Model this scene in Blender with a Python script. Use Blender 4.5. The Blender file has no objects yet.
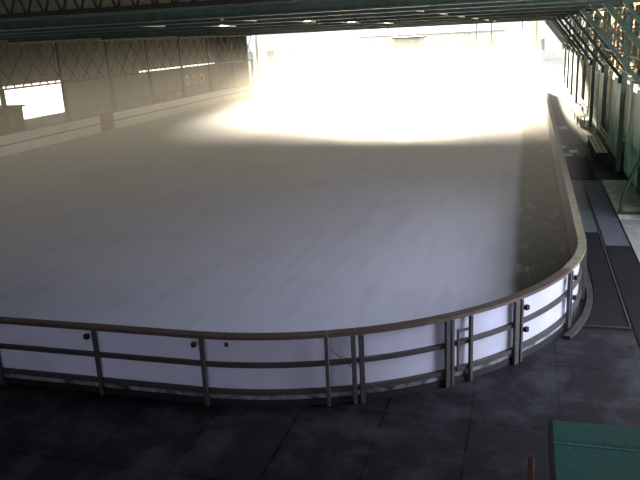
import bpy, math, random
from mathutils import Vector, Matrix
random.seed(7)
sc = bpy.context.scene
col = sc.collection
PI = math.pi

# ------------------------------------------------------------------ materials
def mat(name, c, rough=.6, var=.25, scale=4.0, metal=0.0, bump=0.0, c2=None, spec=.5, stretch=(1, 1, 1), emit=None):
    m = bpy.data.materials.new(name); m.use_nodes = True
    nt = m.node_tree; N = nt.nodes; L = nt.links
    b = N['Principled BSDF']
    b.inputs['Roughness'].default_value = rough
    b.inputs['Metallic'].default_value = metal
    b.inputs['Specular IOR Level'].default_value = spec
    tc = N.new('ShaderNodeTexCoord'); mp = N.new('ShaderNodeMapping')
    mp.inputs['Scale'].default_value = stretch
    L.new(tc.outputs['Object'], mp.inputs['Vector'])
    no = N.new('ShaderNodeTexNoise'); no.inputs['Scale'].default_value = scale; no.inputs['Detail'].default_value = 6
    L.new(mp.outputs['Vector'], no.inputs['Vector'])
    rp = N.new('ShaderNodeValToRGB')
    d = c2 if c2 else tuple(x * (1 - var) for x in c)
    rp.color_ramp.elements[0].color = (*d, 1); rp.color_ramp.elements[1].color = (*c, 1)
    rp.color_ramp.elements[0].position = .35; rp.color_ramp.elements[1].position = .65
    L.new(no.outputs['Fac'], rp.inputs['Fac']); L.new(rp.outputs['Color'], b.inputs['Base Color'])
    if bump:
        bp = N.new('ShaderNodeBump'); bp.inputs['Strength'].default_value = bump; bp.inputs['Distance'].default_value = .01
        L.new(no.outputs['Fac'], bp.inputs['Height']); L.new(bp.outputs['Normal'], b.inputs['Normal'])
    return m

def translucent(name, c, amount, var=.12, scale=3.0):
    m = mat(name, c, .5, var, scale)
    nt = m.node_tree; N = nt.nodes; L = nt.links
    b = N['Principled BSDF']; out = N['Material Output']
    t = N.new('ShaderNodeBsdfTranslucent'); mx = N.new('ShaderNodeMixShader')
    src = b.inputs['Base Color'].links[0].from_socket
    L.new(src, t.inputs['Color'])
    mx.inputs['Fac'].default_value = amount
    L.new(b.outputs['BSDF'], mx.inputs[1]); L.new(t.outputs['BSDF'], mx.inputs[2])
    L.new(mx.outputs['Shader'], out.inputs['Surface'])
    return m

def ice_material():
    m = bpy.data.materials.new('rink_ice'); m.use_nodes = True
    nt = m.node_tree; N = nt.nodes; L = nt.links
    b = N['Principled BSDF']
    b.inputs['Specular IOR Level'].default_value = .12
    tc = N.new('ShaderNodeTexCoord')
    sp = N.new('ShaderNodeSeparateXYZ'); L.new(tc.outputs['Object'], sp.inputs['Vector'])
    n1 = N.new('ShaderNodeTexNoise'); n1.inputs['Scale'].default_value = .35; n1.inputs['Detail'].default_value = 8
    L.new(tc.outputs['Object'], n1.inputs['Vector'])
    # resurfacer tracks: faint long streaks along the rink
    mp = N.new('ShaderNodeMapping'); mp.inputs['Scale'].default_value = (2.2, .12, 1); mp.inputs['Rotation'].default_value = (0, 0, .25)
    L.new(tc.outputs['Object'], mp.inputs['Vector'])
    n2 = N.new('ShaderNodeTexNoise'); n2.inputs['Scale'].default_value = 1.6; n2.inputs['Detail'].default_value = 5
    L.new(mp.outputs['Vector'], n2.inputs['Vector'])
    ad = N.new('ShaderNodeMath'); ad.operation = 'ADD'
    L.new(n1.outputs['Fac'], ad.inputs[0]); L.new(n2.outputs['Fac'], ad.inputs[1])
    r1 = N.new('ShaderNodeValToRGB')
    r1.color_ramp.elements[0].position = .6; r1.color_ramp.elements[0].color = (.44, .45, .55, 1)
    r1.color_ramp.elements[1].position = 1.4; r1.color_ramp.elements[1].color = (.54, .545, .65, 1)
    L.new(ad.outputs[0], r1.inputs['Fac'])
    # shade strip of the right-hand boards painted in, patches of slush lying in it
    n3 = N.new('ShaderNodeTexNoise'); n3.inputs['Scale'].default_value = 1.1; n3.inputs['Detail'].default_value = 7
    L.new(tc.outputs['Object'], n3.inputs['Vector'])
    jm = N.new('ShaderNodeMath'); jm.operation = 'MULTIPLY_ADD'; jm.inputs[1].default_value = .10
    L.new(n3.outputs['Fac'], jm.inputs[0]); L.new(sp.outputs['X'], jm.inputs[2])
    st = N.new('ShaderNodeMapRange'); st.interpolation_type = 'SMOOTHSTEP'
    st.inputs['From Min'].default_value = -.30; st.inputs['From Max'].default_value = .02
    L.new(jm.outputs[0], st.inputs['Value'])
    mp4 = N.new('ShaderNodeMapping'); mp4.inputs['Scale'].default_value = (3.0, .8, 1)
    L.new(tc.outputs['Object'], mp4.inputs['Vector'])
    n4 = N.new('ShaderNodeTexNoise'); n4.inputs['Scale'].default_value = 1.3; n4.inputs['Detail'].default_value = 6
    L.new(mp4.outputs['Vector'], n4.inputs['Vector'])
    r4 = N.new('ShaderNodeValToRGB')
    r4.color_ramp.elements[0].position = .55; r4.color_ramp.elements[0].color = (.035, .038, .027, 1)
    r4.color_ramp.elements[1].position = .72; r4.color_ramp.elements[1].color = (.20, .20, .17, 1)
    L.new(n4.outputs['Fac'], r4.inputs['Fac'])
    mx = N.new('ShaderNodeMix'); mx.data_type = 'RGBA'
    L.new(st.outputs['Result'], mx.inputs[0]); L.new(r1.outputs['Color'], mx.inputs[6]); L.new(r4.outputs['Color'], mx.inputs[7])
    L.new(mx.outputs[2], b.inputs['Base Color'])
    b.inputs['Roughness'].default_value = .62
    nb = N.new('ShaderNodeTexNoise'); nb.inputs['Scale'].default_value = 14; nb.inputs['Detail'].default_value = 4
    L.new(tc.outputs['Object'], nb.inputs['Vector'])
    bp = N.new('ShaderNodeBump'); bp.inputs['Strength'].default_value = .25; bp.inputs['Distance'].default_value = .01
    L.new(nb.outputs['Fac'], bp.inputs['Height']); L.new(bp.outputs['Normal'], b.inputs['Normal'])
    return m

def slab_material():
    m = bpy.data.materials.new('dark_floor_slabs'); m.use_nodes = True
    nt = m.node_tree; N = nt.nodes; L = nt.links
    b = N['Principled BSDF']; b.inputs['Roughness'].default_value = .55
    b.inputs['Specular IOR Level'].default_value = .15
    tc = N.new('ShaderNodeTexCoord')
    mp = N.new('ShaderNodeMapping'); mp.inputs['Location'].default_value = (-.55, -.95, 0)
    L.new(tc.outputs['Object'], mp.inputs['Vector'])
    br = N.new('ShaderNodeTexBrick'); br.offset = 0; br.inputs['Scale'].default_value = 1
    br.inputs['Brick Width'].default_value = 1.15; br.inputs['Row Height'].default_value = 1.9
    br.inputs['Mortar Size'].default_value = .018
    br.inputs['Color1'].default_value = (.012, .011, .014, 1); br.inputs['Color2'].default_value = (.0095, .009, .012, 1)
    br.inputs['Mortar'].default_value = (.002, .002, .0025, 1)
    L.new(mp.outputs['Vector'], br.inputs['Vector'])
    no = N.new('ShaderNodeTexNoise'); no.inputs['Scale'].default_value = 1.4; no.inputs['Detail'].default_value = 9; no.inputs['Roughness'].default_value = .7
    L.new(tc.outputs['Object'], no.inputs['Vector'])
    r = N.new('ShaderNodeValToRGB'); r.color_ramp.elements[0].position = .47; r.color_ramp.elements[1].position = .72
    r.color_ramp.elements[0].color = (0, 0, 0, 1); r.color_ramp.elements[1].color = (1, 1, 1, 1)
    L.new(no.outputs['Fac'], r.inputs['Fac'])
    mx = N.new('ShaderNodeMix'); mx.data_type = 'RGBA'; mx.inputs[7].default_value = (.045, .046, .052, 1)
    L.new(r.outputs['Color'], mx.inputs[0]); L.new(br.outputs['Color'], mx.inputs[6])
    L.new(mx.outputs[2], b.inputs['Base Color'])
    return m

M = {}
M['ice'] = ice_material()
M['slab'] = slab_material()
M['panel'] = translucent('white_board_sheet', (.72, .73, .84), .40, .10, 2.0)
M['panel_old'] = translucent('aged_board_sheet', (.80, .76, .68), .30, .12, 2.0)
M['panel_dark'] = mat('shaded_board_inner', (.13, .10, .08), .6, .4, 3)  # inner face of the right board, its shadow put into the colour
M['kick'] = mat('scuffed_kick_strip', (.26, .26, .30), .6, c2=(.03, .03, .033), scale=5)
M['rail'] = mat('weathered_rail', (.050, .042, .040), .55, .35, 9)
M['cap'] = mat('brown_cap_rail', (.095, .070, .056), .45, .35, 8)
M['capg'] = mat('olive_cap_rail', (.22, .20, .13), .5, .35, 6)
M['post'] = mat('grey_brown_post', (.060, .055, .056), .5, .4, 12)
M['black'] = mat('black_iron', (.012, .012, .013), .5, .2, 9)
M['curb'] = mat('rink_kerb', (.030, .030, .030), .7, .5, 5)
M['matr'] = mat('rubber_walkway_mat', (.008, .009, .010), .85, .35, 14, spec=.15)
M['walk'] = mat('blue_grey_walkway', (.075, .082, .10), .6, .35, 3)
M['conc'] = mat('light_concrete', (.75, .75, .68), .8, .35, 3)  # same concrete as the next, brightened where the wall shades it
M['conc2'] = mat('darkened_concrete', (.22, .22, .20), .8, .35, 3)  # same concrete, darkened where the side light falls strongly
M['column'] = mat('grey_green_column', (.17, .24, .185), .7, .35, 3)
M['trim'] = mat('worn_metal_strip', (.05, .048, .044), .35, .5, 8, metal=.4)
M['green'] = mat('green_painted_steel', (.030, .072, .032), .6, .4, 6)
M['dkgreen'] = mat('dark_green_steel', (.07, .115, .08), .55, .35, 4)
M['roof'] = mat('dark_green_roof_sheet', (.11, .165, .115), .6, .35, 1.5)
M['fascia'] = mat('dim_olive_cladding', (.30, .30, .17), .8, .4, 6)
M['lamp'] = mat('pale_tube_cover', (.5, .48, .40), .4, .1, 5)
M['wallbeige'] = mat('beige_wall_cladding', (.13, .12, .075), .8, .2, 1.0)
M['wallplum'] = mat('plum_grey_wall', (.10, .075, .065), .8, .25, .6)
M['lattice'] = mat('rusty_lattice_steel', (.035, .028, .018), .6, .3, 5)
M['gpanel'] = translucent('pale_green_sheet', (.42, .60, .50), .5, .45, 1.3)
M['gwall'] = mat('green_grey_wall', (.15, .22, .165), .7, .5, 1.2)
M['gfar'] = mat('sun_damped_olive_sheet', (.03, .04, .025), .8, .3, 1.2)  # far wall sheets, colour darkened to hold down the sun on them
M['screen'] = mat('brown_green_screen', (.07, .075, .05), .8, c2=(.10, .06, .03), scale=1.5)
M['slat'] = mat('sun_bleached_slat', (.82, .70, .50), .55, .35, 10, stretch=(1, .2, 1))
M['benchleg'] = mat('bench_ironwork', (.03, .035, .035), .5, .3, 8)
M['kiosk'] = mat('green_roof_felt', (.080, .29, .26), .7, .22, 30, bump=.2)
M['kioskside'] = mat('kiosk_grey_side', (.16, .15, .14), .7, .3, 6)
M['kioskdark'] = mat('kiosk_dark_frame', (.02, .02, .02), .7, .3, 6)
M['orange'] = mat('faded_red_paint', (.11, .028, .02), .5, .3, 9)
M['brown'] = mat('dull_brown_gate', (.22, .12, .09), .7, .3, 4)
M['hut'] = mat('brown_hut_wall', (.12, .09, .06), .8, .3, 3)
M['ground'] = mat('sunlit_paving', (.55, .52, .46), .8, .2, .3)
M['white'] = mat('chalky_white', (.75, .74, .70), .7, .1, 2)
M['yellow'] = mat('yellow_box', (.75, .55, .20), .6, .15, 2)
M['greyb'] = mat('grey_body', (.30, .31, .28), .6, .2, 2)
M['tyre'] = mat('dark_tyre', (.03, .03, .03), .8, .2, 8)
M['red'] = mat('reddish_post', (.50, .18, .12), .6, .2, 5)
M['violet'] = mat('violet_grey_post', (.36, .34, .42), .6, .2, 5)
M['ypost'] = mat('ochre_post', (.60, .45, .20), .6, .2, 5)
M['foliage'] = translucent('added_warmed_foliage', (.46, .38, .24), .5, .7, 1.2)  # warm light put into the leaf colour, for bright patches in the gaps
M['bark'] = mat('bark', (.10, .075, .05), .9, .3, 6)

# ------------------------------------------------------------------ mesh helpers
class MB:
    def __init__(s): s.v = []; s.f = []
    def quad8(s, P):
        n = len(s.v); s.v += [tuple(p) for p in P]
        for q in ((0, 3, 2, 1), (4, 5, 6, 7), (0, 1, 5, 4), (1, 2, 6, 5), (2, 3, 7, 6), (3, 0, 4, 7)):
            s.f.append(tuple(n + k for k in q))
    def box(s, x0, x1, y0, y1, z0, z1):
        s.quad8([(x0, y0, z0), (x1, y0, z0), (x1, y1, z0), (x0, y1, z0), (x0, y0, z1), (x1, y0, z1), (x1, y1, z1), (x0, y1, z1)])
        return s
    def bar(s, a, b, w, h, up=(0, 0, 1)):
        a = Vector(a); b = Vector(b); d = (b - a).normalized(); u = Vector(up)
        if abs(d.dot(u)) > .98: u = Vector((0, 1, 0))
        r = d.cross(u).normalized() * (w / 2); u = r.cross(d).normalized() * (h / 2)
        s.quad8([a - r - u, a + r - u, b + r - u, b - r - u, a - r + u, a + r + u, b + r + u, b - r + u]); return s
    def tube(s, pts, r, n=10):
        pts = [Vector(p) for p in pts]; base = len(s.v); ref = Vector((.31, .17, .93))
        for i, p in enumerate(pts):
            d = (pts[min(i + 1, len(pts) - 1)] - pts[max(i - 1, 0)]).normalized()
            a = d.cross(ref).normalized(); c = d.cross(a)
            rr = r[i] if isinstance(r, (list, tuple)) else r
            for k in range(n):
                t = 2 * PI * k / n; s.v.append(tuple(p + a * math.cos(t) * rr + c * math.sin(t) * rr))
        for i in range(len(pts) - 1):
            for k in range(n):
                a0 = base + i * n + k; b0 = base + i * n + (k + 1) % n
                s.f.append((a0, b0, b0 + n, a0 + n))
        s.f.append(tuple(base + k for k in range(n))[::-1]); s.f.append(tuple(base + (len(pts) - 1) * n + k for k in range(n)))
        return s
    def build(s, name, m, parent=None, bevel=0, smooth=False, loc=None):
        me = bpy.data.meshes.new(name)
        off = Vector(loc) if loc else Vector((0, 0, 0))
        me.from_pydata([tuple(Vector(p) - off) for p in s.v], [], s.f); me.update()
        me.materials.append(m if not isinstance(m, str) else M[m])
        if smooth:
            for p in me.polygons: p.use_smooth = True
        o = bpy.data.objects.new(name, me); col.objects.link(o); o.location = off
        if parent:
            o.parent = parent; o.location = off - parent.location if loc else -parent.location
            # parents here are unrotated empties (or meshes at the origin)
        if bevel:
            bv = o.modifiers.new('bevel', 'BEVEL'); bv.width = bevel; bv.segments = 2; bv.limit_method = 'ANGLE'
        return o

def tag(o, label=None, cat=None, group=None, kind=None):
    if label: o['label'] = label
    if cat: o['category'] = cat
    if group: o['group'] = group
    if kind: o['kind'] = kind
    return o
def empty(name, loc, label, cat, group=None):
    o = bpy.data.objects.new(name, None); col.objects.link(o); o.location = loc; o.empty_display_size = .3
    return tag(o, label, cat, group)
def struct(name, mb, m, parent=None):
    o = mb.build(name, m, parent)
    if not parent: o['kind'] = 'structure'
    return o
def copy_tree(o, parent=None):
    c = o.copy(); col.objects.link(c)
    if parent: c.parent = parent
    for ch in list(o.children): copy_tree(ch, c)
    return c

# ------------------------------------------------------------------ rink outline
XL, XR, YN, YF, R = -24.8, 1.05, 8.35, 66.0, 5.5
AR = R * PI / 2
SX = (XR - XL) - 2 * R; SY = (YF - YN) - 2 * R
# s = 0 where the near straight meets the near right corner; grows anticlockwise round the rink
def path(s):
    if s < 0: return Vector((XR - R + s, YN, 0)), Vector((0, -1, 0))
    for (L_, kind, dat) in (
        (AR, 'a', (XR - R, YN + R, -PI / 2)), (SY, 'l', (XR, YN + R, 0, 1, 1, 0)), (AR, 'a', (XR - R, YF - R, 0)),
        (SX, 'l', (XR - R, YF, -1, 0, 0, 1)), (AR, 'a', (XL + R, YF - R, PI / 2)), (SY, 'l', (XL, YF - R, 0, -1, -1, 0)),
        (AR, 'a', (XL + R, YN + R, PI))):
        if s <= L_ + 1e-6:
            if kind == 'a':
                t = dat[2] + s / R; n = Vector((math.cos(t), math.sin(t), 0))
                return Vector((dat[0], dat[1], 0)) + n * R, n
            return Vector((dat[0] + dat[2] * s, dat[1] + dat[3] * s, 0)), Vector((dat[4], dat[5], 0))
        s -= L_
    return Vector((XL + R, YN, 0)), Vector((0, -1, 0))
def samples(s0, s1, step=.18):
    brk = [0, AR, AR + SY, 2 * AR + SY, 2 * AR + SY + SX, 3 * AR + SY + SX, 3 * AR + 2 * SY + SX, 4 * AR + 2 * SY + SX]
    pts = [s0] + [b for b in brk if s0 + .01 < b < s1 - .01] + [s1]; out = []
    for a, b in zip(pts, pts[1:]):
        mid = (a + b) / 2
        curved = any(lo < mid < lo + AR for lo in (0, AR + SY, 2 * AR + SY + SX, 3 * AR + 2 * SY + SX))
        n = max(1, int((b - a) / step)) if curved else 1
        out += [a + (b - a) * k / n for k in range(n)]
    return out + [s1]
def sweep(mb, s0, s1, o0, o1, z0, z1):
    ss = samples(s0, s1); base = len(mb.v)
    for s in ss:
        p, n = path(s)
        a = p + n * o0; b = p + n * o1
        mb.v += [(a.x, a.y, z0), (b.x, b.y, z0), (b.x, b.y, z1), (a.x, a.y, z1)]
    for i in range(len(ss) - 1):
        k = base + 4 * i
        for j in range(4): mb.f.append((k + j, k + (j + 1) % 4, k + 4 + (j + 1) % 4, k + 4 + j))
    mb.f.append((base, base + 3, base + 2, base + 1)); k = base + 4 * (len(ss) - 1); mb.f.append((k, k + 1, k + 2, k + 3))
    return mb
def upright(mb, s, w, o0, o1, z0, z1, ds=0):
    p, n = path(s); t = Vector((-n.y, n.x, 0)); c = p + t * ds
    P = [c + n * o0 - t * w / 2, c + n * o1 - t * w / 2, c + n * o1 + t * w / 2, c + n * o0 + t * w / 2]
    mb.quad8([(q.x, q.y, z0) for q in P] + [(q.x, q.y, z1) for q in P]); return mb

# ------------------------------------------------------------------ ground and rink floor
g = MB().box(-34, 14, -6, 70.5, -.12, 0.0)
struct('floor', g, 'slab')
g = MB().box(-90, -34.02, -20, 160, -.16, -.04); g.box(14.02, 60, -20, 160, -.16, -.04); g.box(-34, 14, 70.52, 160, -.16, -.04)
struct('trim_1', g, 'ground')
# ice sheet
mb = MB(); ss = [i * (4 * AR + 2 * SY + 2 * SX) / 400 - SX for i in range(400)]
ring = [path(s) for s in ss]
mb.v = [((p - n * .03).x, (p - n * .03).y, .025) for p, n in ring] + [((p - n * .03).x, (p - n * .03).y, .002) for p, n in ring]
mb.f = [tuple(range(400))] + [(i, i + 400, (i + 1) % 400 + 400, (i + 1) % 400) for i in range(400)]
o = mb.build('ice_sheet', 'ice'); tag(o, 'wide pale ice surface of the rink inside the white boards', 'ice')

# ------------------------------------------------------------------ boards
TOP = 1.09
def board(name, s0, s1, label, posts, panel='panel', cap='cap', group='rink boards', cuts=(), inner=True, cat='rink board', kick=True):
    p, n = path((s0 + s1) / 2)
    root = empty(name, (p.x, p.y, 0), label, cat, group)
    e = .004
    edges = [s0 + e] + list(cuts) + [s1 - e]
    for a, b in zip(edges, edges[1:]):
        sweep(MB(), a + .003, b - .003, -.012, .0, .03, TOP - .05).build('panel', panel, root)
    sweep(MB(), s0 + e, s1 - e, -.05, .10, TOP - .05, TOP).build('cap_rail', cap, root)
    sweep(MB(), s0 + e, s1 - e, .002, .06, .60, .665).build('middle_rail', 'rail', root)
    sweep(MB(), s0 + e, s1 - e, .002, .07, .185, .25).build('bottom_rail', 'rail', root)
    if kick:
        sweep(MB(), s0 + e, s1 - e, .002, .030, .10, .184).build('kick_plate', 'kick', root)
        sweep(MB(), s0 + e, s1 - e, .002, .045, .0, .098).build('shadow_gap', 'black', root)  # black strip put in for the shadow gap below the kick plate
    for (ps, w) in posts:
        upright(MB(), ps, w, .061, .115, 0, TOP - .052).build('post', 'post', root, bevel=.006)
    return root
def bracket(root, s, ds, z, w=.07, h=.07):
    upright(MB(), s, w, .10, .16, z, z + h, ds).build('bracket', 'black', root)

b1 = board('rink_board', -SX, -1.55, 'long dim white rink board running out of view at the left', [(-1.55 - 1.75 * k, .06) for k in range(1, 7)])
bracket(b1, -1.62, 0, .92)
b2 = board('rink_board', -1.55, .15, 'dim white rink board, second from the left along the near edge', [(-1.52, .06)])
bracket(b2, .09, 0, .93, .06, .06)
b3 = board('rink_board', .15, 1.94, 'white rink board with a small dark mark high on its left end', [(.185, .06), (1.91, .05)])
upright(MB(), .52, .05, .002, .02, .90, .96).build('dark_mark', 'black', b3)
b4 = board('rink_board', 1.94, 2.33, 'narrow white rink board with a slanting wire, between two close uprights', [(2.28, .06)])
def wire(root, sa, za, sb, zb, off=.17):
    p, n = path(sa); q, m_ = path(sb)
    MB().tube([(p + n * off) + Vector((0, 0, za)), (q + m_ * off) + Vector((0, 0, zb))], .006, 6).build('wire', 'black', root)
wire(b4, 1.96, .90, 2.24, .60)
b5 = board('rink_board', 2.33, 3.72, 'bluish white curved rink board with a short wire at its lower left', [(2.39, .07), (3.67, .07)])
wire(b5, 2.46, .34, 2.62, .20)
b6 = board('rink_gate', 3.72, 4.10, 'narrow rink gate with an inner tube frame, between two uprights of the curve', [(3.75, .05), (4.07, .05)], cat='gate', group=None)
upright(MB(), 3.85, .03, .07, .10, .22, .84).build('gate_frame', 'post', b6)
sweep(MB(), 3.84, 4.05, .07, .10, .82, .85).build('gate_frame', 'post', b6)
b7 = board('rink_board', 4.10, 5.04, 'bright white curved rink board just right of the narrow gate', [(4.98, .10)])
b8 = board('rink_board', 5.04, 6.68, 'brightest white curved rink board with black hinges at its left end', [(5.09, .05), (6.64, .06)])
for z in (.86, .50): bracket(b8, 5.16, 0, z)
b9 = board('rink_board', 6.68, 8.2, 'white rink board at the sharp right turn, with black hinges', [(6.73, .06), (8.15, .06)], cap='capg')
for z in (.86, .50): bracket(b9, 6.82, 0, z)
S1 = AR + SY
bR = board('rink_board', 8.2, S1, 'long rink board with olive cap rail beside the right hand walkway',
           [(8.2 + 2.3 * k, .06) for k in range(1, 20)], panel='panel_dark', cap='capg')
bF = board('rink_board', S1, S1 + 2 * AR + SX, 'rink board round the far end, washed out by the glare', [(S1 + 2.3 * k, .06) for k in range(1, 13)])
S2 = S1 + 2 * AR + SX
sg = S2 + (YF - R - 39.4)
bL = board('rink_board', S2, sg, 'pale rink board along the far left side, beyond the brown gate', [(S2 + 2.3 * k, .06) for k in range(1, 9)], panel='panel_old', cap='cap', cuts=[S2 + 2.3 * k for k in range(1, 9)])
bG = board('side_gate', sg, sg + 1.5, 'brown gate set in the pale boards of the left side', [(sg + .05, .06), (sg + 1.45, .06)], panel='brown', cap='brown', group=None, cat='gate')
bM = board('rink_board', sg + 1.5, S2 + SY + AR, 'pale rink board on the left side, near side of the brown gate', [(sg + 1.5 + 2.3 * k, .06) for k in range(1, 14)], panel='panel_old', cuts=[sg + 1.5 + 2.3 * k for k in range(1, 11)])
for b_ in (bL, bM, bF):   # inside face carries two visible rails
    lo, hi = {id(bL): (S2, sg), id(bM): (sg + 1.5, S2 + SY + AR), id(bF): (S1, S2)}[id(b_)]
    sweep(MB(), lo + .01, hi - .01, -.03, -.013, .52, .57).build('inner_rail', 'cap', b_)
# kerb
o = sweep(MB(), 6.3, AR + 34, .155, .27, 0, .05).build('kerb', 'curb'); tag(o, 'low dark kerb following the foot of the right hand boards', 'kerb')

# ------------------------------------------------------------------ walkway on the right
def flat(name, x0, x1, y0, y1, z, m, label, cat, group=None, sk=0):
    mb = MB(); mb.quad8([(x0, y0, 0.001), (x1, y0, 0.001), (x1 + sk, y1, 0.001), (x0 + sk, y1, 0.001), (x0, y0, z), (x1, y0, z), (x1 + sk, y1, z), (x0 + sk, y1, z)])
    return tag(mb.build(name, m, loc=((x0 + x1) / 2, (y0 + y1) / 2, 0)), label, cat, group)
mb = MB(); pl = [(1.10, 12.1), (1.77, 12.1), (1.77, 18.1), (1.37, 18.1), (1.37, 14.2), (1.31, 13.2)]
mb.v = [(x, y, .018) for x, y in pl] + [(x, y, .001) for x, y in pl]; mb.f = [tuple(range(6))] + [(k, k + 6, (k + 1) % 6 + 6, (k + 1) % 6) for k in range(6)]
tag(mb.build('rubber_mat', 'matr', loc=(1.5, 15, 0)), 'long black rubber mat beside the curved end of the boards', 'mat')
flat('rubber_mat', 1.85, 2.40, 9.6, 17.0, .015, 'matr', 'wide dark mat lying right of the pale strip at the frame edge', 'mat')
flat('walkway_strip', 1.86, 2.38, 17.05, 24.6, .014, 'walk', 'blue grey walkway strip leading away to the benches', 'walkway')
flat('walkway_strip', 1.43, 1.78, 18.15, 24.6, .014, 'walk', 'narrow blue grey walkway strip beyond the black mat', 'walkway')
flat('metal_strip', 1.785, 1.815, 12.1, 18.4, .03, 'trim', 'thin pale metal strip along the right edge of the mat', 'strip')
flat('metal_strip', 1.05, 1.80, 12.03, 12.08, .03, 'trim', 'short metal strip across the near end of the mat', 'strip')
flat('concrete_slab', 2.42, 3.25, 9.0, 19.45, .03, 'conc2', 'concrete slab, toned down against the side light, at the right frame edge, nearer of the two pale slabs', 'slab')
flat('concrete_slab', 2.42, 3.25, 19.5, 24.6, .03, 'conc', 'light concrete slab under the curved foot of a steel frame', 'slab')
flat('rubber_mat', 1.43, 2.3, 24.7, 29.3, .018, 'matr', 'dark mat on the walkway in front of the nearer bench', 'mat')
flat('rubber_mat', 1.43, 2.3, 32.0, 37.0, .018, 'walk', 'grey mat on the walkway between the two benches', 'mat')
papers = [(1.47, 1.78, 29.4, 29.8, 'white scrap on the walkway, nearest of the pale scraps'), (1.72, 2.02, 30.1, 30.7, 'orange tinted scrap near the nearer bench'),
          (1.40, 1.64, 31.3, 31.9, 'small bright scrap beside the boards, farthest but one'), (1.5, 1.95, 37.1, 38.3, 'bluish scrap on the walkway, farthest along')]
for x0, x1, y0, y1, lb in papers: flat('paper_scrap', x0, x1, y0, y1, .03, 'white', lb, 'scrap')

# benches
def bench(x0, y0, y1, label):
    r = empty('slatted_bench', (x0 + .2, (y0 + y1) / 2, 0), label, 'bench', 'benches by the right wall')
    for k in range(3): MB().box(x0 + k * .145, x0 + k * .145 + .12, y0, y1, .47, .50).build('seat_slat', 'slat', r, bevel=.006)
    for k in range(2):
        xx = x0 + .47 + k * .03; z = .66 + k * .15
        MB().box(xx, xx + .03, y0, y1, z, z + .11).build('back_slat', 'slat', r, bevel=.006)
    for yy in (y0 + .3, (y0 + y1) / 2, y1 - .3):
        m_ = MB().bar((x0 + .05, yy, .031), (x0 + .05, yy, .455), .05, .05).bar((x0 + .39, yy, .031), (x0 + .39, yy, .455), .05, .05).bar((x0 + .02, yy, .45), (x0 + .46, yy, .45), .05, .04)
        m_.bar((x0 + .42, yy, .44), (x0 + .55, yy, .93), .04, .04)
        m_.build('leg', 'benchleg', r)
    MB().box(x0 + .06, x0 + .09, y0 + .35, y1 - .35, .12, .40).build('underseat_shade', 'benchleg', r)  # dark sheet put in for the shade under the seat
    return r
bench(2.44, 27.3, 31.6, 'slatted wooden bench by the right wall, nearer of the two')
bench(2.42, 38.3, 43.8, 'slatted wooden bench by the right wall, farther and sunlit')

# ------------------------------------------------------------------ right wall: inclined steel frames, sheets, purlins
def frame(y, label, feet=False):
    r = empty('steel_frame', (2.95, y, 0), label, 'steel frame', 'green steel frames along the right side')
    # double chord strut with lacing falling outwards from the roof
    a = Vector((1.25, y, 5.35)); b = Vector((3.0, y, 3.15)); d = (b - a).normalized(); nrm = Vector((d.z, 0, -d.x)) * .24
    m_ = MB().bar(a, b, .10, .10); m_.build('strut', 'green', r)
    MB().bar(a - nrm, b - nrm * 1.0, .07, .07).build('strut', 'green', r)
    m_ = MB(); n = 9
    for k in range(n):
        p = a + (b - a) * (k / n); q = a + (b - a) * ((k + .5) / n) - nrm; t = a + (b - a) * ((k + 1) / n)
        m_.bar(p, q, .03, .03).bar(q, t, .03, .03)
    m_.build('lacing', 'green', r)
    MB().bar((3.06, y, 1.9 if feet else .04), (3.06, y, 5.38), .15, .20).build('column', 'column', r)
    if not feet:
        MB().box(2.96, 3.18, y - .14, y + .14, .031, .07).build('base_plate', 'green', r)
        MB().box(2.88, 3.16, y - .02, y + .02, 3.02, 3.3).build('gusset_plate', 'green', r)
        return r
    MB().tube([(3.05, y, 2.0), (2.92, y, 1.6), (2.72, y, 1.1), (2.56, y, .6), (2.50, y, .20), (2.50, y, .04)], .05, 10).build('leg', 'green', r, smooth=True)
    MB().tube([(3.05, y, 2.0), (3.08, y, 1.2), (3.12, y, .6), (3.14, y, .04)], .06, 10).build('leg', 'green', r, smooth=True)
    MB().box(2.42, 3.2, y - .06, y + .06, .031, .09).build('base_bar', 'green', r)
    MB().box(2.88, 3.16, y - .02, y + .02, 3.02, 3.3).build('gusset_plate', 'green', r)
    return r
words = ['nearest of the row, at the frame edge', 'second of the row, its curved legs on the light slab', 'third of the row, just before the nearer bench', 'fourth of the row, just past the nearer bench',
         'fifth of the row, just before the farther bench', 'sixth of the row, just past the farther bench', 'seventh of the row', 'eighth of the row', 'ninth of the row', 'farthest of the row, by the bright end']
f0 = None
for k, w in enumerate(words):
    y = 14.0 + 6.0 * k
    if k < 2: frame(y, 'inclined green steel frame, ' + w, True)
    elif f0 is None: f0 = frame(y, 'inclined green steel frame, ' + w)
    else:
        c = copy_tree(f0); c.location.y = y; c['label'] = 'inclined green steel frame, ' + w
for (x, z, w) in ((1.80, 4.86, 'highest of the three'), (2.35, 4.17, 'middle of the three'), (2.87, 3.50, 'lowest of the three')):
    o = MB().bar((x, 13.7, z), (x, 68.3, z), .035, .04).build('purlin', 'green'); tag(o, 'long green rail crossing the inclined frames, ' + w, 'rail', 'rails across the inclined frames')
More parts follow.
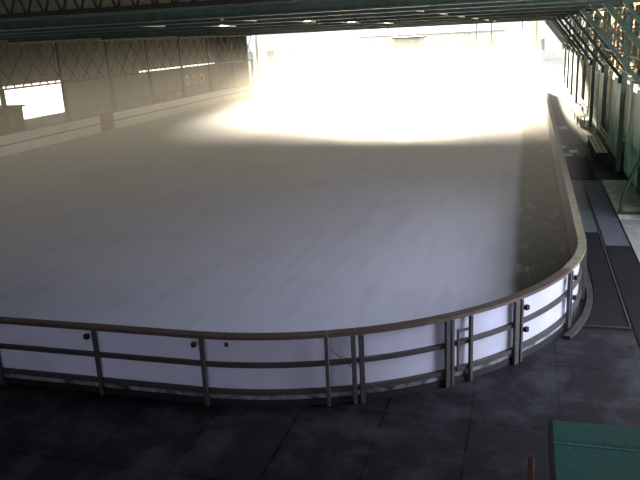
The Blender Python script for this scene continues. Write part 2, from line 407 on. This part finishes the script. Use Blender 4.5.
# wall sheets
tones = ['gpanel', 'gwall', 'gpanel', 'gpanel', 'gwall']
struct('added_unseen_wall', MB().box(3.6, 3.75, -5, 8.5, 0, 7.0), 'wallplum')  # unseen wall added to keep sky light off the near floor
r = empty('wall_right', (3.3, 14, 0), None, None); r['kind'] = 'structure'
y = 19.0; k = 0
while y < 68:
    w = [1.1, .8, 1.4, .9, 1.2][k % 5]
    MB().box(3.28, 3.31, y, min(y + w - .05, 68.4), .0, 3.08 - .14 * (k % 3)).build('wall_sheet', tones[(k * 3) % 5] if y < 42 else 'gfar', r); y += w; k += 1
m_ = MB()
for zz in (.05, 1.1, 2.2, 3.12): m_.bar((3.33, 19.0, zz), (3.33, 68.4, zz), .05, .06)
m_.build('wall_rail', 'green', r)
m_ = MB(); random.seed(3)
yy = 19.2
while yy < 68:      # loose upper screen of narrow sheets, gaps let the daylight through
    w = random.uniform(.5, 1.6)
    m_.box(3.34, 3.36, yy, yy + w, random.choice((3.2, 3.2, 3.9)), random.choice((5.5, 5.5, 4.7))); yy += w + random.choice((.3, .5, .9))
m_.build('upper_screen', 'screen', r)

# ------------------------------------------------------------------ roof
c0 = MB().box(-31.2, 3.6, 14.2, 70, 5.72, 5.80)
yy = 14.3
while yy < 70:
    c0.box(-31.1, 3.55, yy, yy + .16, 5.66, 5.72); yy += .8
c0.box(-31.2, 3.6, -5, 14.2, 6.9, 7.0); c0.box(-31.2, 3.6, 14.1, 14.2, 5.8, 6.9)
struct('ceiling', c0, 'roof')
# lattice girder near the camera
def girder_x(y, z0, z1, x0, x1, run, label, mtl='dkgreen', group='cross girders'):
    r = empty('lattice_girder', ((x0 + x1) / 2, y, z0), label, 'girder', group)
    MB().box(x0, x1, y - .07, y + .07, z0, z0 + .10).build('bottom_chord', mtl, r)
    MB().box(x0, x1, y - .07, y + .07, z1 - .10, z1).build('top_chord', mtl, r)
    m_ = MB(); x = x0
    while x < x1 - run * .5:
        m_.bar((x, y, z0 + .05), (x + run, y, z1 - .05), .04, .04, (0, 1, 0)); m_.bar((x + run, y - .03, z0 + .05), (x, y - .03, z1 - .05), .04, .04, (0, 1, 0)); x += run
    m_.build('lacing', mtl, r)
    return r
girder_x(13.2, 5.66, 6.75, -31, 3.4, .42, 'lattice roof girder nearest above the rink, at the top of the view', 'lattice', None)
struct('trim_3', MB().box(-31.2, 3.6, 14.0, 14.09, 5.72, 6.9), 'fascia')
for k, y in enumerate((14.6, 17.5, 21.5, 27, 34, 43, 54, 66)):
    o = MB().box(-27.2, 3.3, y - .12, y + .12, 5.50, 5.71).box(-27.2, 3.3, y - .2, y + .2, 5.47, 5.50).build('roof_beam', 'dkgreen')
    nm_ = ['first', 'second', 'third', 'fourth', 'fifth', 'sixth', 'seventh', 'last'][k]
    tag(o, 'dark green beam crossing under the roof, %s beyond the lattice girder' % nm_, 'beam', 'beams under the roof')
# header over the far opening, edge beam on the left
o = MB().box(-28.7, 3.4, 69.8, 70.05, 5.42, 5.72).build('header_beam', 'dkgreen'); tag(o, 'dark header beam over the wide bright far opening', 'beam')
# tube lamps in rows along the roof
def lamp(x, y, lx, label):
    r = empty('tube_lamp', (x, y, 5.52), label, 'lamp', 'pale tube lamps under the roof')
    MB().box(x - .05, x + .05, y - lx / 2, y + lx / 2, 5.545, 5.60).build('fixture', 'dkgreen', r)
    for dy in (-lx / 3, lx / 3): MB().box(x - .015, x + .015, y + dy - .015, y + dy + .015, 5.60, 5.665).build('hanger', 'dkgreen', r)
    MB().tube([(x, y - lx / 2 + .05, 5.515), (x, y + lx / 2 - .05, 5.515)], .022, 8).build('tube', 'lamp', r, smooth=True)
    return r
rows = [(-10.55, 'leftmost', (18.9, 24.0)), (-7.45, 'second', (18.5, 24.0, 30.5, 38.5)), (-2.75, 'third', (18.7, 24.0, 30.5, 38.5, 48.5, 60)), (2.7, 'rightmost', (30.5, 38.5, 48.5, 60))]
for x, nm_, ys in rows:
    for k, y in enumerate(ys):
        L_ = (2.6, 3.6, 4.6, 6, 7.5, 8)[k if x < 0 else k + 2]
        lamp(x, y, L_, 'pale tube lamp in the %s row under the roof, %s from the camera' % (nm_, ('nearest', 'second', 'third', 'fourth', 'fifth', 'sixth')[k]))

# ------------------------------------------------------------------ left side
r = empty('lattice_girder', (-27, 46, 3.0), 'long lattice girder hanging along the left side of the rink', 'girder')
MB().box(-27.08, -26.92, 14, 69.7, 3.00, 3.10).build('bottom_chord', 'lattice', r)
MB().box(-27.08, -26.92, 14, 69.7, 5.36, 5.46).build('top_chord', 'lattice', r)
m_ = MB(); y = 14.0
while y < 68:
    m_.bar((-27.03, y, 3.08), (-27.03, y + 2.2, 5.38), .06, .05, (1, 0, 0)); m_.bar((-26.97, y + 2.2, 3.08), (-26.97, y, 5.38), .06, .05, (1, 0, 0)); y += 1.45
m_.build('lacing', 'lattice', r)
y = 16.6
while y < 69:
    MB().box(-27.06, -26.94, y - .05, y + .05, 3.1, 5.36).build('vertical_member', 'lattice', r); y += 5.3
MB().box(-26.94, -26.9, 32.9, 34.0, 4.7, 5.25).build('junction_plate', 'hut', r)
for k, y in enumerate((21.9, 27.2, 32.5, 37.9, 43.2, 48.5, 53.8, 59.1, 64.4, 69.5)):
    o = MB().box(-27.1, -26.9, y - .1, y + .1, 0, 3.0).box(-27.2, -26.8, y - .2, y + .2, 0, .06).build('support_column', 'wallbeige', loc=(-27, y, 0))
    tag(o, 'beige column under the left girder, ' + ['out of view to the left', 'next beyond the frame edge', 'beside the brown hut', 'right of the bright opening', 'behind the brown gate', 'second right of the brown gate',
        'third right of the brown gate', 'fourth right of the brown gate', 'last but one before the glare', 'at the left corner of the far opening'][k], 'column', 'columns under the left girder')
w = MB()
w.box(-31.2, -31.0, -5, 37.0, 0, 2.8); w.box(-31.2, -31.0, 43.7, 70, 0, 2.78); w.box(-31.2, -31.0, 37.0, 43.7, 0, .75)
w.box(-31.2, -31.0, -5, 70, 2.86, 2.88); w.box(-31.2, -31.0, 43.7, 54, 2.8, 2.92)
struct('wall_left', w, 'wallplum')
w = MB().box(-31.2, -31.0, -5, 70, 2.92, 5.72); y = 0
while y < 69: w.box(-31.0, -30.96, y, y + .08, 2.92, 5.7); y += 1.3
struct('trim_2', w, 'wallbeige')
struct('wall_back', MB().box(-31.2, 3.6, -5.2, -5.0, 0, 7.0), 'wallplum')
struct('wall_far', MB().box(-31.2, -27.6, 69.9, 70.1, 0, 5.7), 'wallbeige')
# hut
r = empty('brown_hut', (-28, 33, 0), 'brown hut standing behind the left boards at the frame edge', 'hut')
MB().box(-29.4, -27.3, 30.6, 34.3, 0, 1.98).build('body', 'hut', r)
MB().box(-29.6, -27.25, 30.4, 34.5, 1.98, 2.08).build('roof', 'brown', r)
MB().box(-27.3, -27.27, 31.6, 33.4, .9, 1.6).build('hatch', 'brown', r)
# pale rings banner on the left wall
r = empty('wall_banner', (-30.9, 66, 2), 'dark banner with three pale rings on the left wall near the glare', 'banner')
MB().box(-30.98, -30.95, 60.5, 67.5, .9, 2.2).build('cloth', 'hut', r)
for k in range(3):
    c = Vector((-30.92, 62.5 + k * 1.6, 1.6)); pts = [c + Vector((0, math.cos(t * PI / 8) * .5, math.sin(t * PI / 8) * .38)) for t in range(17)]
    MB().tube(pts, .07, 6).build('ring', 'yellow', r)
# parked benches / low tables in the left gallery, seen as dim shapes
for k, (y, lb) in enumerate(((46.5, 'nearest the bright opening'), (51.5, 'middle of the three'), (56.5, 'nearest the glare'))):
    r = empty('gallery_table', (-29.3, y, 0), 'dim table in the left gallery, ' + lb, 'table', 'tables in the left gallery')
    MB().box(-29.9, -28.7, y - 1.2, y + 1.2, .95, 1.0).build('table_top', 'brown', r)
    for sx in (-29.8, -28.8):
        for sy in (-1.1, 1.1): MB().box(sx - .03, sx + .03, y + sy - .03, y + sy + .03, 0, .95).build('leg', 'hut', r)

# ------------------------------------------------------------------ kiosk and post at the lower right
r = empty('green_kiosk', (1.6, 3.7, 0), 'kiosk with a flat green felt roof at the lower right corner', 'kiosk')
MB().box(.25, 3.2, 2.5, 4.93, 2.14, 2.20).build('roof', 'kiosk', r, bevel=.004)
MB().box(.252, 3.2, 4.62, 4.635, 2.20, 2.206).build('roof_seam', 'kiosk', r)
MB().box(.225, .25, 2.5, 4.95, 2.08, 2.205).build('roof_edge', 'kioskdark', r)
MB().box(.27, 3.1, 2.6, 4.85, 0, 2.14).build('body', 'kioskside', r)
r = empty('red_post', (.14, 6.1, 0), 'short red post standing on the dark floor beside the kiosk', 'post')
MB().tube([(.14, 6.15, .03), (.14, 6.15, 1.08)], .028, 12).build('pole', 'orange', r, smooth=True)
MB().tube([(.14, 6.15, .0), (.14, 6.15, .03)], .10, 16).build('base_plate', 'black', r)
MB().tube([(.14, 6.15, 1.08), (.14, 6.15, 1.11)], [.034, .02], 12).build('cap', 'orange', r)

# ------------------------------------------------------------------ beyond the far opening
for x, m_, w, lb in ((-27.3, 'white', .25, 'pale corner post at the left edge of the far opening'), (-13.4, 'white', .16, 'pale post in the middle of the far opening'),
                     (-4.9, 'greyb', .12, 'grey post in the far opening, left of the reddish one'), (-3.5, 'red', .13, 'reddish post in the far opening'),
                     (-.7, 'violet', .12, 'violet grey post in the far opening'), (.6, 'ypost', .14, 'ochre post near the right end of the far opening')):
    o = MB().box(x - w / 2, x + w / 2, 71.9, 72.1, -.04, 5.6).box(x - w, x + w, 71.8, 72.2, -.04, .1).build('opening_post', m_, loc=(x, 72, 0)); tag(o, lb, 'post', 'posts in the far opening')
r = empty('leaning_ladder', (-6.5, 72.3, 0), 'slanting ladder like brace high in the far opening', 'ladder')
MB().bar((-8.7, 72.3, -.03), (-5.45, 72.3, 5.45), .07, .07, (0, 1, 0)).build('rail', 'greyb', r)
MB().bar((-8.3, 72.3, -.03), (-5.05, 72.3, 5.45), .07, .07, (0, 1, 0)).build('rail', 'greyb', r)
m_ = MB()
for k in range(1, 20):
    t = k / 20; m_.bar((-8.7 + 3.25 * t, 72.3, 5.48 * t), (-8.3 + 3.25 * t, 72.3, 5.48 * t), .04, .04, (0, 1, 0))
m_.build('rung', 'greyb', r)
r = empty('storage_shed', (-16.9, 105, -.04), 'grey shed with a low roof outside, beyond the middle of the far opening', 'shed')
MB().box(-18.7, -15.1, 105, 110, -.04, 4.1).build('body', 'greyb', r)
MB().box(-19.0, -14.8, 104.7, 110.3, 4.1, 4.35).build('roof', 'tyre', r)
MB().box(-17.7, -16.1, 104.94, 105, -.04, 2.2).build('door', 'white', r)
r = empty('yellow_container', (-23.2, 101, -.04), 'yellow container standing outside beyond the far end', 'container')
m_ = MB().box(-24.9, -21.6, 100, 102.4, .1, 2.6)
for k in range(9): m_.box(-24.8 + k * .36, -24.66 + k * .36, 99.95, 100, .25, 2.45)
m_.build('body', 'yellow', r); MB().box(-24.95, -21.55, 99.93, 102.45, 2.6, 2.72).build('lid', 'ypost', r)
for k in range(2): MB().box(-24.6 + k * 2.4, -24.3 + k * 2.4, 100.1, 102.3, -.04, .1).build('skid', 'tyre', r)
# buildings far outside
def building(x0, x1, y0, y1, h, label):
    r = empty('distant_building', ((x0 + x1) / 2, y0, -.04), label, 'building', 'buildings outside')
    MB().box(x0, x1, y0, y1, -.04, h).build('wall', 'white', r)
    MB().box(x0 - .3, x1 + .3, y0 - .3, y1 + .3, h, h + .3).build('roof', 'greyb', r)
    n = int((x1 - x0) / 4)
    for k in range(n):
        x = x0 + 2 + k * 4; f = MB().box(x - .7, x + .7, y0 - .06, y0, 1.4, 3.0).build('window', 'greyb', r)
    return r
building(-49, -34.5, 120, 132, 16, 'white building far outside, left of the opening, raised tall to block the sun')  # height added to shade the left part of the ice from the sun
building(-28, -4, 124, 134, 4.4, 'low white building far outside, straight ahead')
building(-.5, 19.5, 118, 130, 6.0, 'taller white building far outside, at the right end')
# trees added outside on the right to cut down the bright sky
import mathutils
def blob(c, rx, ry, rz, seed, n=260, leaf=.3):
    rnd = random.Random(seed); m_ = MB()
    for _ in range(n):
        while True:
            p = Vector([rnd.uniform(-1, 1) for _ in range(3)])
            if .35 < p.length < 1: break
        q = Vector((c[0] + p.x * rx, c[1] + p.y * ry, c[2] + p.z * rz))
        a = Vector([rnd.uniform(-1, 1) for _ in range(3)]).normalized() * leaf; b = a.cross(Vector([rnd.uniform(-1, 1) for _ in range(3)])).normalized() * leaf * .7
        k = len(m_.v); m_.v += [tuple(q - a), tuple(q + b), tuple(q + a), tuple(q - b)]; m_.f.append((k, k + 1, k + 2, k + 3))
    return m_
tw = ['nearest', 'second', 'third', 'fourth', 'fifth', 'sixth', 'farthest']
for k in range(7):
    y = 22 + k * 11
    r = empty('added_tree', (8.5, y, -.04), 'added leafy tree outside the right wall, %s of the row' % tw[k], 'tree', 'added trees outside the right wall')
    blob((8.5, y, 4.2), 2.4, 5.2, 3.6, k, 1500, .34).build('added_tree_crown', 'foliage', r)
    MB().tube([(8.5, y, -.04), (8.45, y + .1, 1.5), (8.5, y, 3.6)], [.22, .17, .12], 10).build('trunk', 'bark', r, smooth=True)

# ------------------------------------------------------------------ haze over the ice
hm = bpy.data.materials.new('haze'); hm.use_nodes = True
nt = hm.node_tree; nt.nodes.remove(nt.nodes['Principled BSDF'])
pv = nt.nodes.new('ShaderNodeVolumePrincipled')
pv.inputs['Color'].default_value = (1.0, .93, .80, 1); pv.inputs['Density'].default_value = .014; pv.inputs['Anisotropy'].default_value = .4
pv.inputs['Emission Strength'].default_value = 0.0046; pv.inputs['Emission Color'].default_value = (1, .87, .60, 1)
htc = nt.nodes.new('ShaderNodeTexCoord'); hsp = nt.nodes.new('ShaderNodeSeparateXYZ'); nt.links.new(htc.outputs['Object'], hsp.inputs['Vector'])
hmr = nt.nodes.new('ShaderNodeMapRange'); hmr.interpolation_type = 'SMOOTHSTEP'
hmr.inputs['From Min'].default_value = 5.3; hmr.inputs['From Max'].default_value = 1.0
nt.links.new(hsp.outputs['Z'], hmr.inputs['Value'])
hx = nt.nodes.new('ShaderNodeMapRange'); hx.inputs['From Min'].default_value = -1; hx.inputs['From Max'].default_value = -17
hx.inputs['To Min'].default_value = .35; hx.inputs['To Max'].default_value = 1.0
nt.links.new(hsp.outputs['X'], hx.inputs['Value'])
hxy = nt.nodes.new('ShaderNodeMath'); hxy.operation = 'MULTIPLY'
nt.links.new(hmr.outputs['Result'], hxy.inputs[0]); nt.links.new(hx.outputs['Result'], hxy.inputs[1])
for sock, val, src in (('Density', .015, hmr.outputs['Result']), ('Emission Strength', .0060, hxy.outputs[0])):     # thins out upwards; added glow for scattered light fades to the right
    hm_ = nt.nodes.new('ShaderNodeMath'); hm_.operation = 'MULTIPLY'; hm_.inputs[1].default_value = val
    nt.links.new(src, hm_.inputs[0]); nt.links.new(hm_.outputs[0], pv.inputs[sock])
nt.links.new(pv.outputs['Volume'], nt.nodes['Material Output'].inputs['Volume'])
o = MB().box(-30.9, .95, 11.5, 69.7, .04, 5.34).build('haze', hm)
tag(o, 'thin warm haze hanging over the ice and the left side', 'haze', kind='stuff')

# ------------------------------------------------------------------ light
w = bpy.data.worlds.new('sky'); sc.world = w; w.use_nodes = True
bg = w.node_tree.nodes['Background']; bg.inputs['Color'].default_value = (.86, .93, 1.0, 1); bg.inputs['Strength'].default_value = 2.2
sun = bpy.data.lights.new('sun', 'SUN'); sun.energy = 75; sun.angle = math.radians(4); sun.color = (1, .87, .66)
so = bpy.data.objects.new('sun', sun); col.objects.link(so)
el, az = math.radians(9.9), math.radians(-10)       # low sun outside the far opening
d = Vector((math.sin(az) * math.cos(el), math.cos(az) * math.cos(el), math.sin(el)))
so.rotation_euler = d.to_track_quat('Z', 'Y').to_euler()
al = bpy.data.lights.new('side_daylight', 'AREA'); al.shape = 'RECTANGLE'; al.size = 8; al.size_y = 3.0; al.energy = 1350; al.color = (.76, .79, 1)
ao = bpy.data.objects.new('side_daylight', al); col.objects.link(ao); ao.location = (8.5, 13, 5.0)
ao.rotation_euler = Vector((1, 0, .35)).to_track_quat('Z', 'Y').to_euler()

dl = bpy.data.lights.new('board_fill', 'AREA'); dl.shape = 'RECTANGLE'; dl.size = 3.5; dl.size_y = 2.2; dl.energy = 410; dl.color = (.80, .82, 1)  # added area light brightening the curved boards; no doorway stands here
do = bpy.data.objects.new('board_fill', dl); col.objects.link(do); do.location = (6.5, 9.0, 1.7)
do.rotation_euler = Vector((1, -.12, .05)).to_track_quat('Z', 'Y').to_euler()

bl = bpy.data.lights.new('back_fill', 'AREA'); bl.shape = 'RECTANGLE'; bl.size = 9; bl.size_y = 2.0; bl.energy = 330; bl.color = (.84, .84, 1)  # added area light behind the camera, lifts the dim left boards
bo = bpy.data.objects.new('back_fill', bl); col.objects.link(bo); bo.location = (-1, -4.2, 3.8)
bo.rotation_euler = Vector((0, -1, .1)).to_track_quat('Z', 'Y').to_euler()

# ------------------------------------------------------------------ camera
cam = bpy.data.cameras.new('camera'); co = bpy.data.objects.new('camera', cam); col.objects.link(co)
cam.sensor_width = 36; cam.lens = 710 / 640 * 36; cam.clip_end = 500; cam.clip_start = .05
yaw, pitch, roll = math.radians(16.6), math.radians(15.99), math.radians(-2.79)
f = Vector((-math.sin(yaw) * math.cos(pitch), math.cos(yaw) * math.cos(pitch), -math.sin(pitch)))
r0 = Vector((math.cos(yaw), math.sin(yaw), 0)); u0 = r0.cross(f)
rr = r0 * math.cos(roll) + u0 * math.sin(roll); uu = -r0 * math.sin(roll) + u0 * math.cos(roll)
co.matrix_world = Matrix(((rr.x, uu.x, -f.x, 0), (rr.y, uu.y, -f.y, 0), (rr.z, uu.z, -f.z, 5.0), (0, 0, 0, 1)))
sc.camera = co
sc.view_settings.view_transform = 'Standard'; sc.view_settings.look = 'None'; sc.view_settings.exposure = 0
sc.cycles.volume_bounces = 1; sc.cycles.volume_max_steps = 128; sc.cycles.volume_step_rate = 1.0
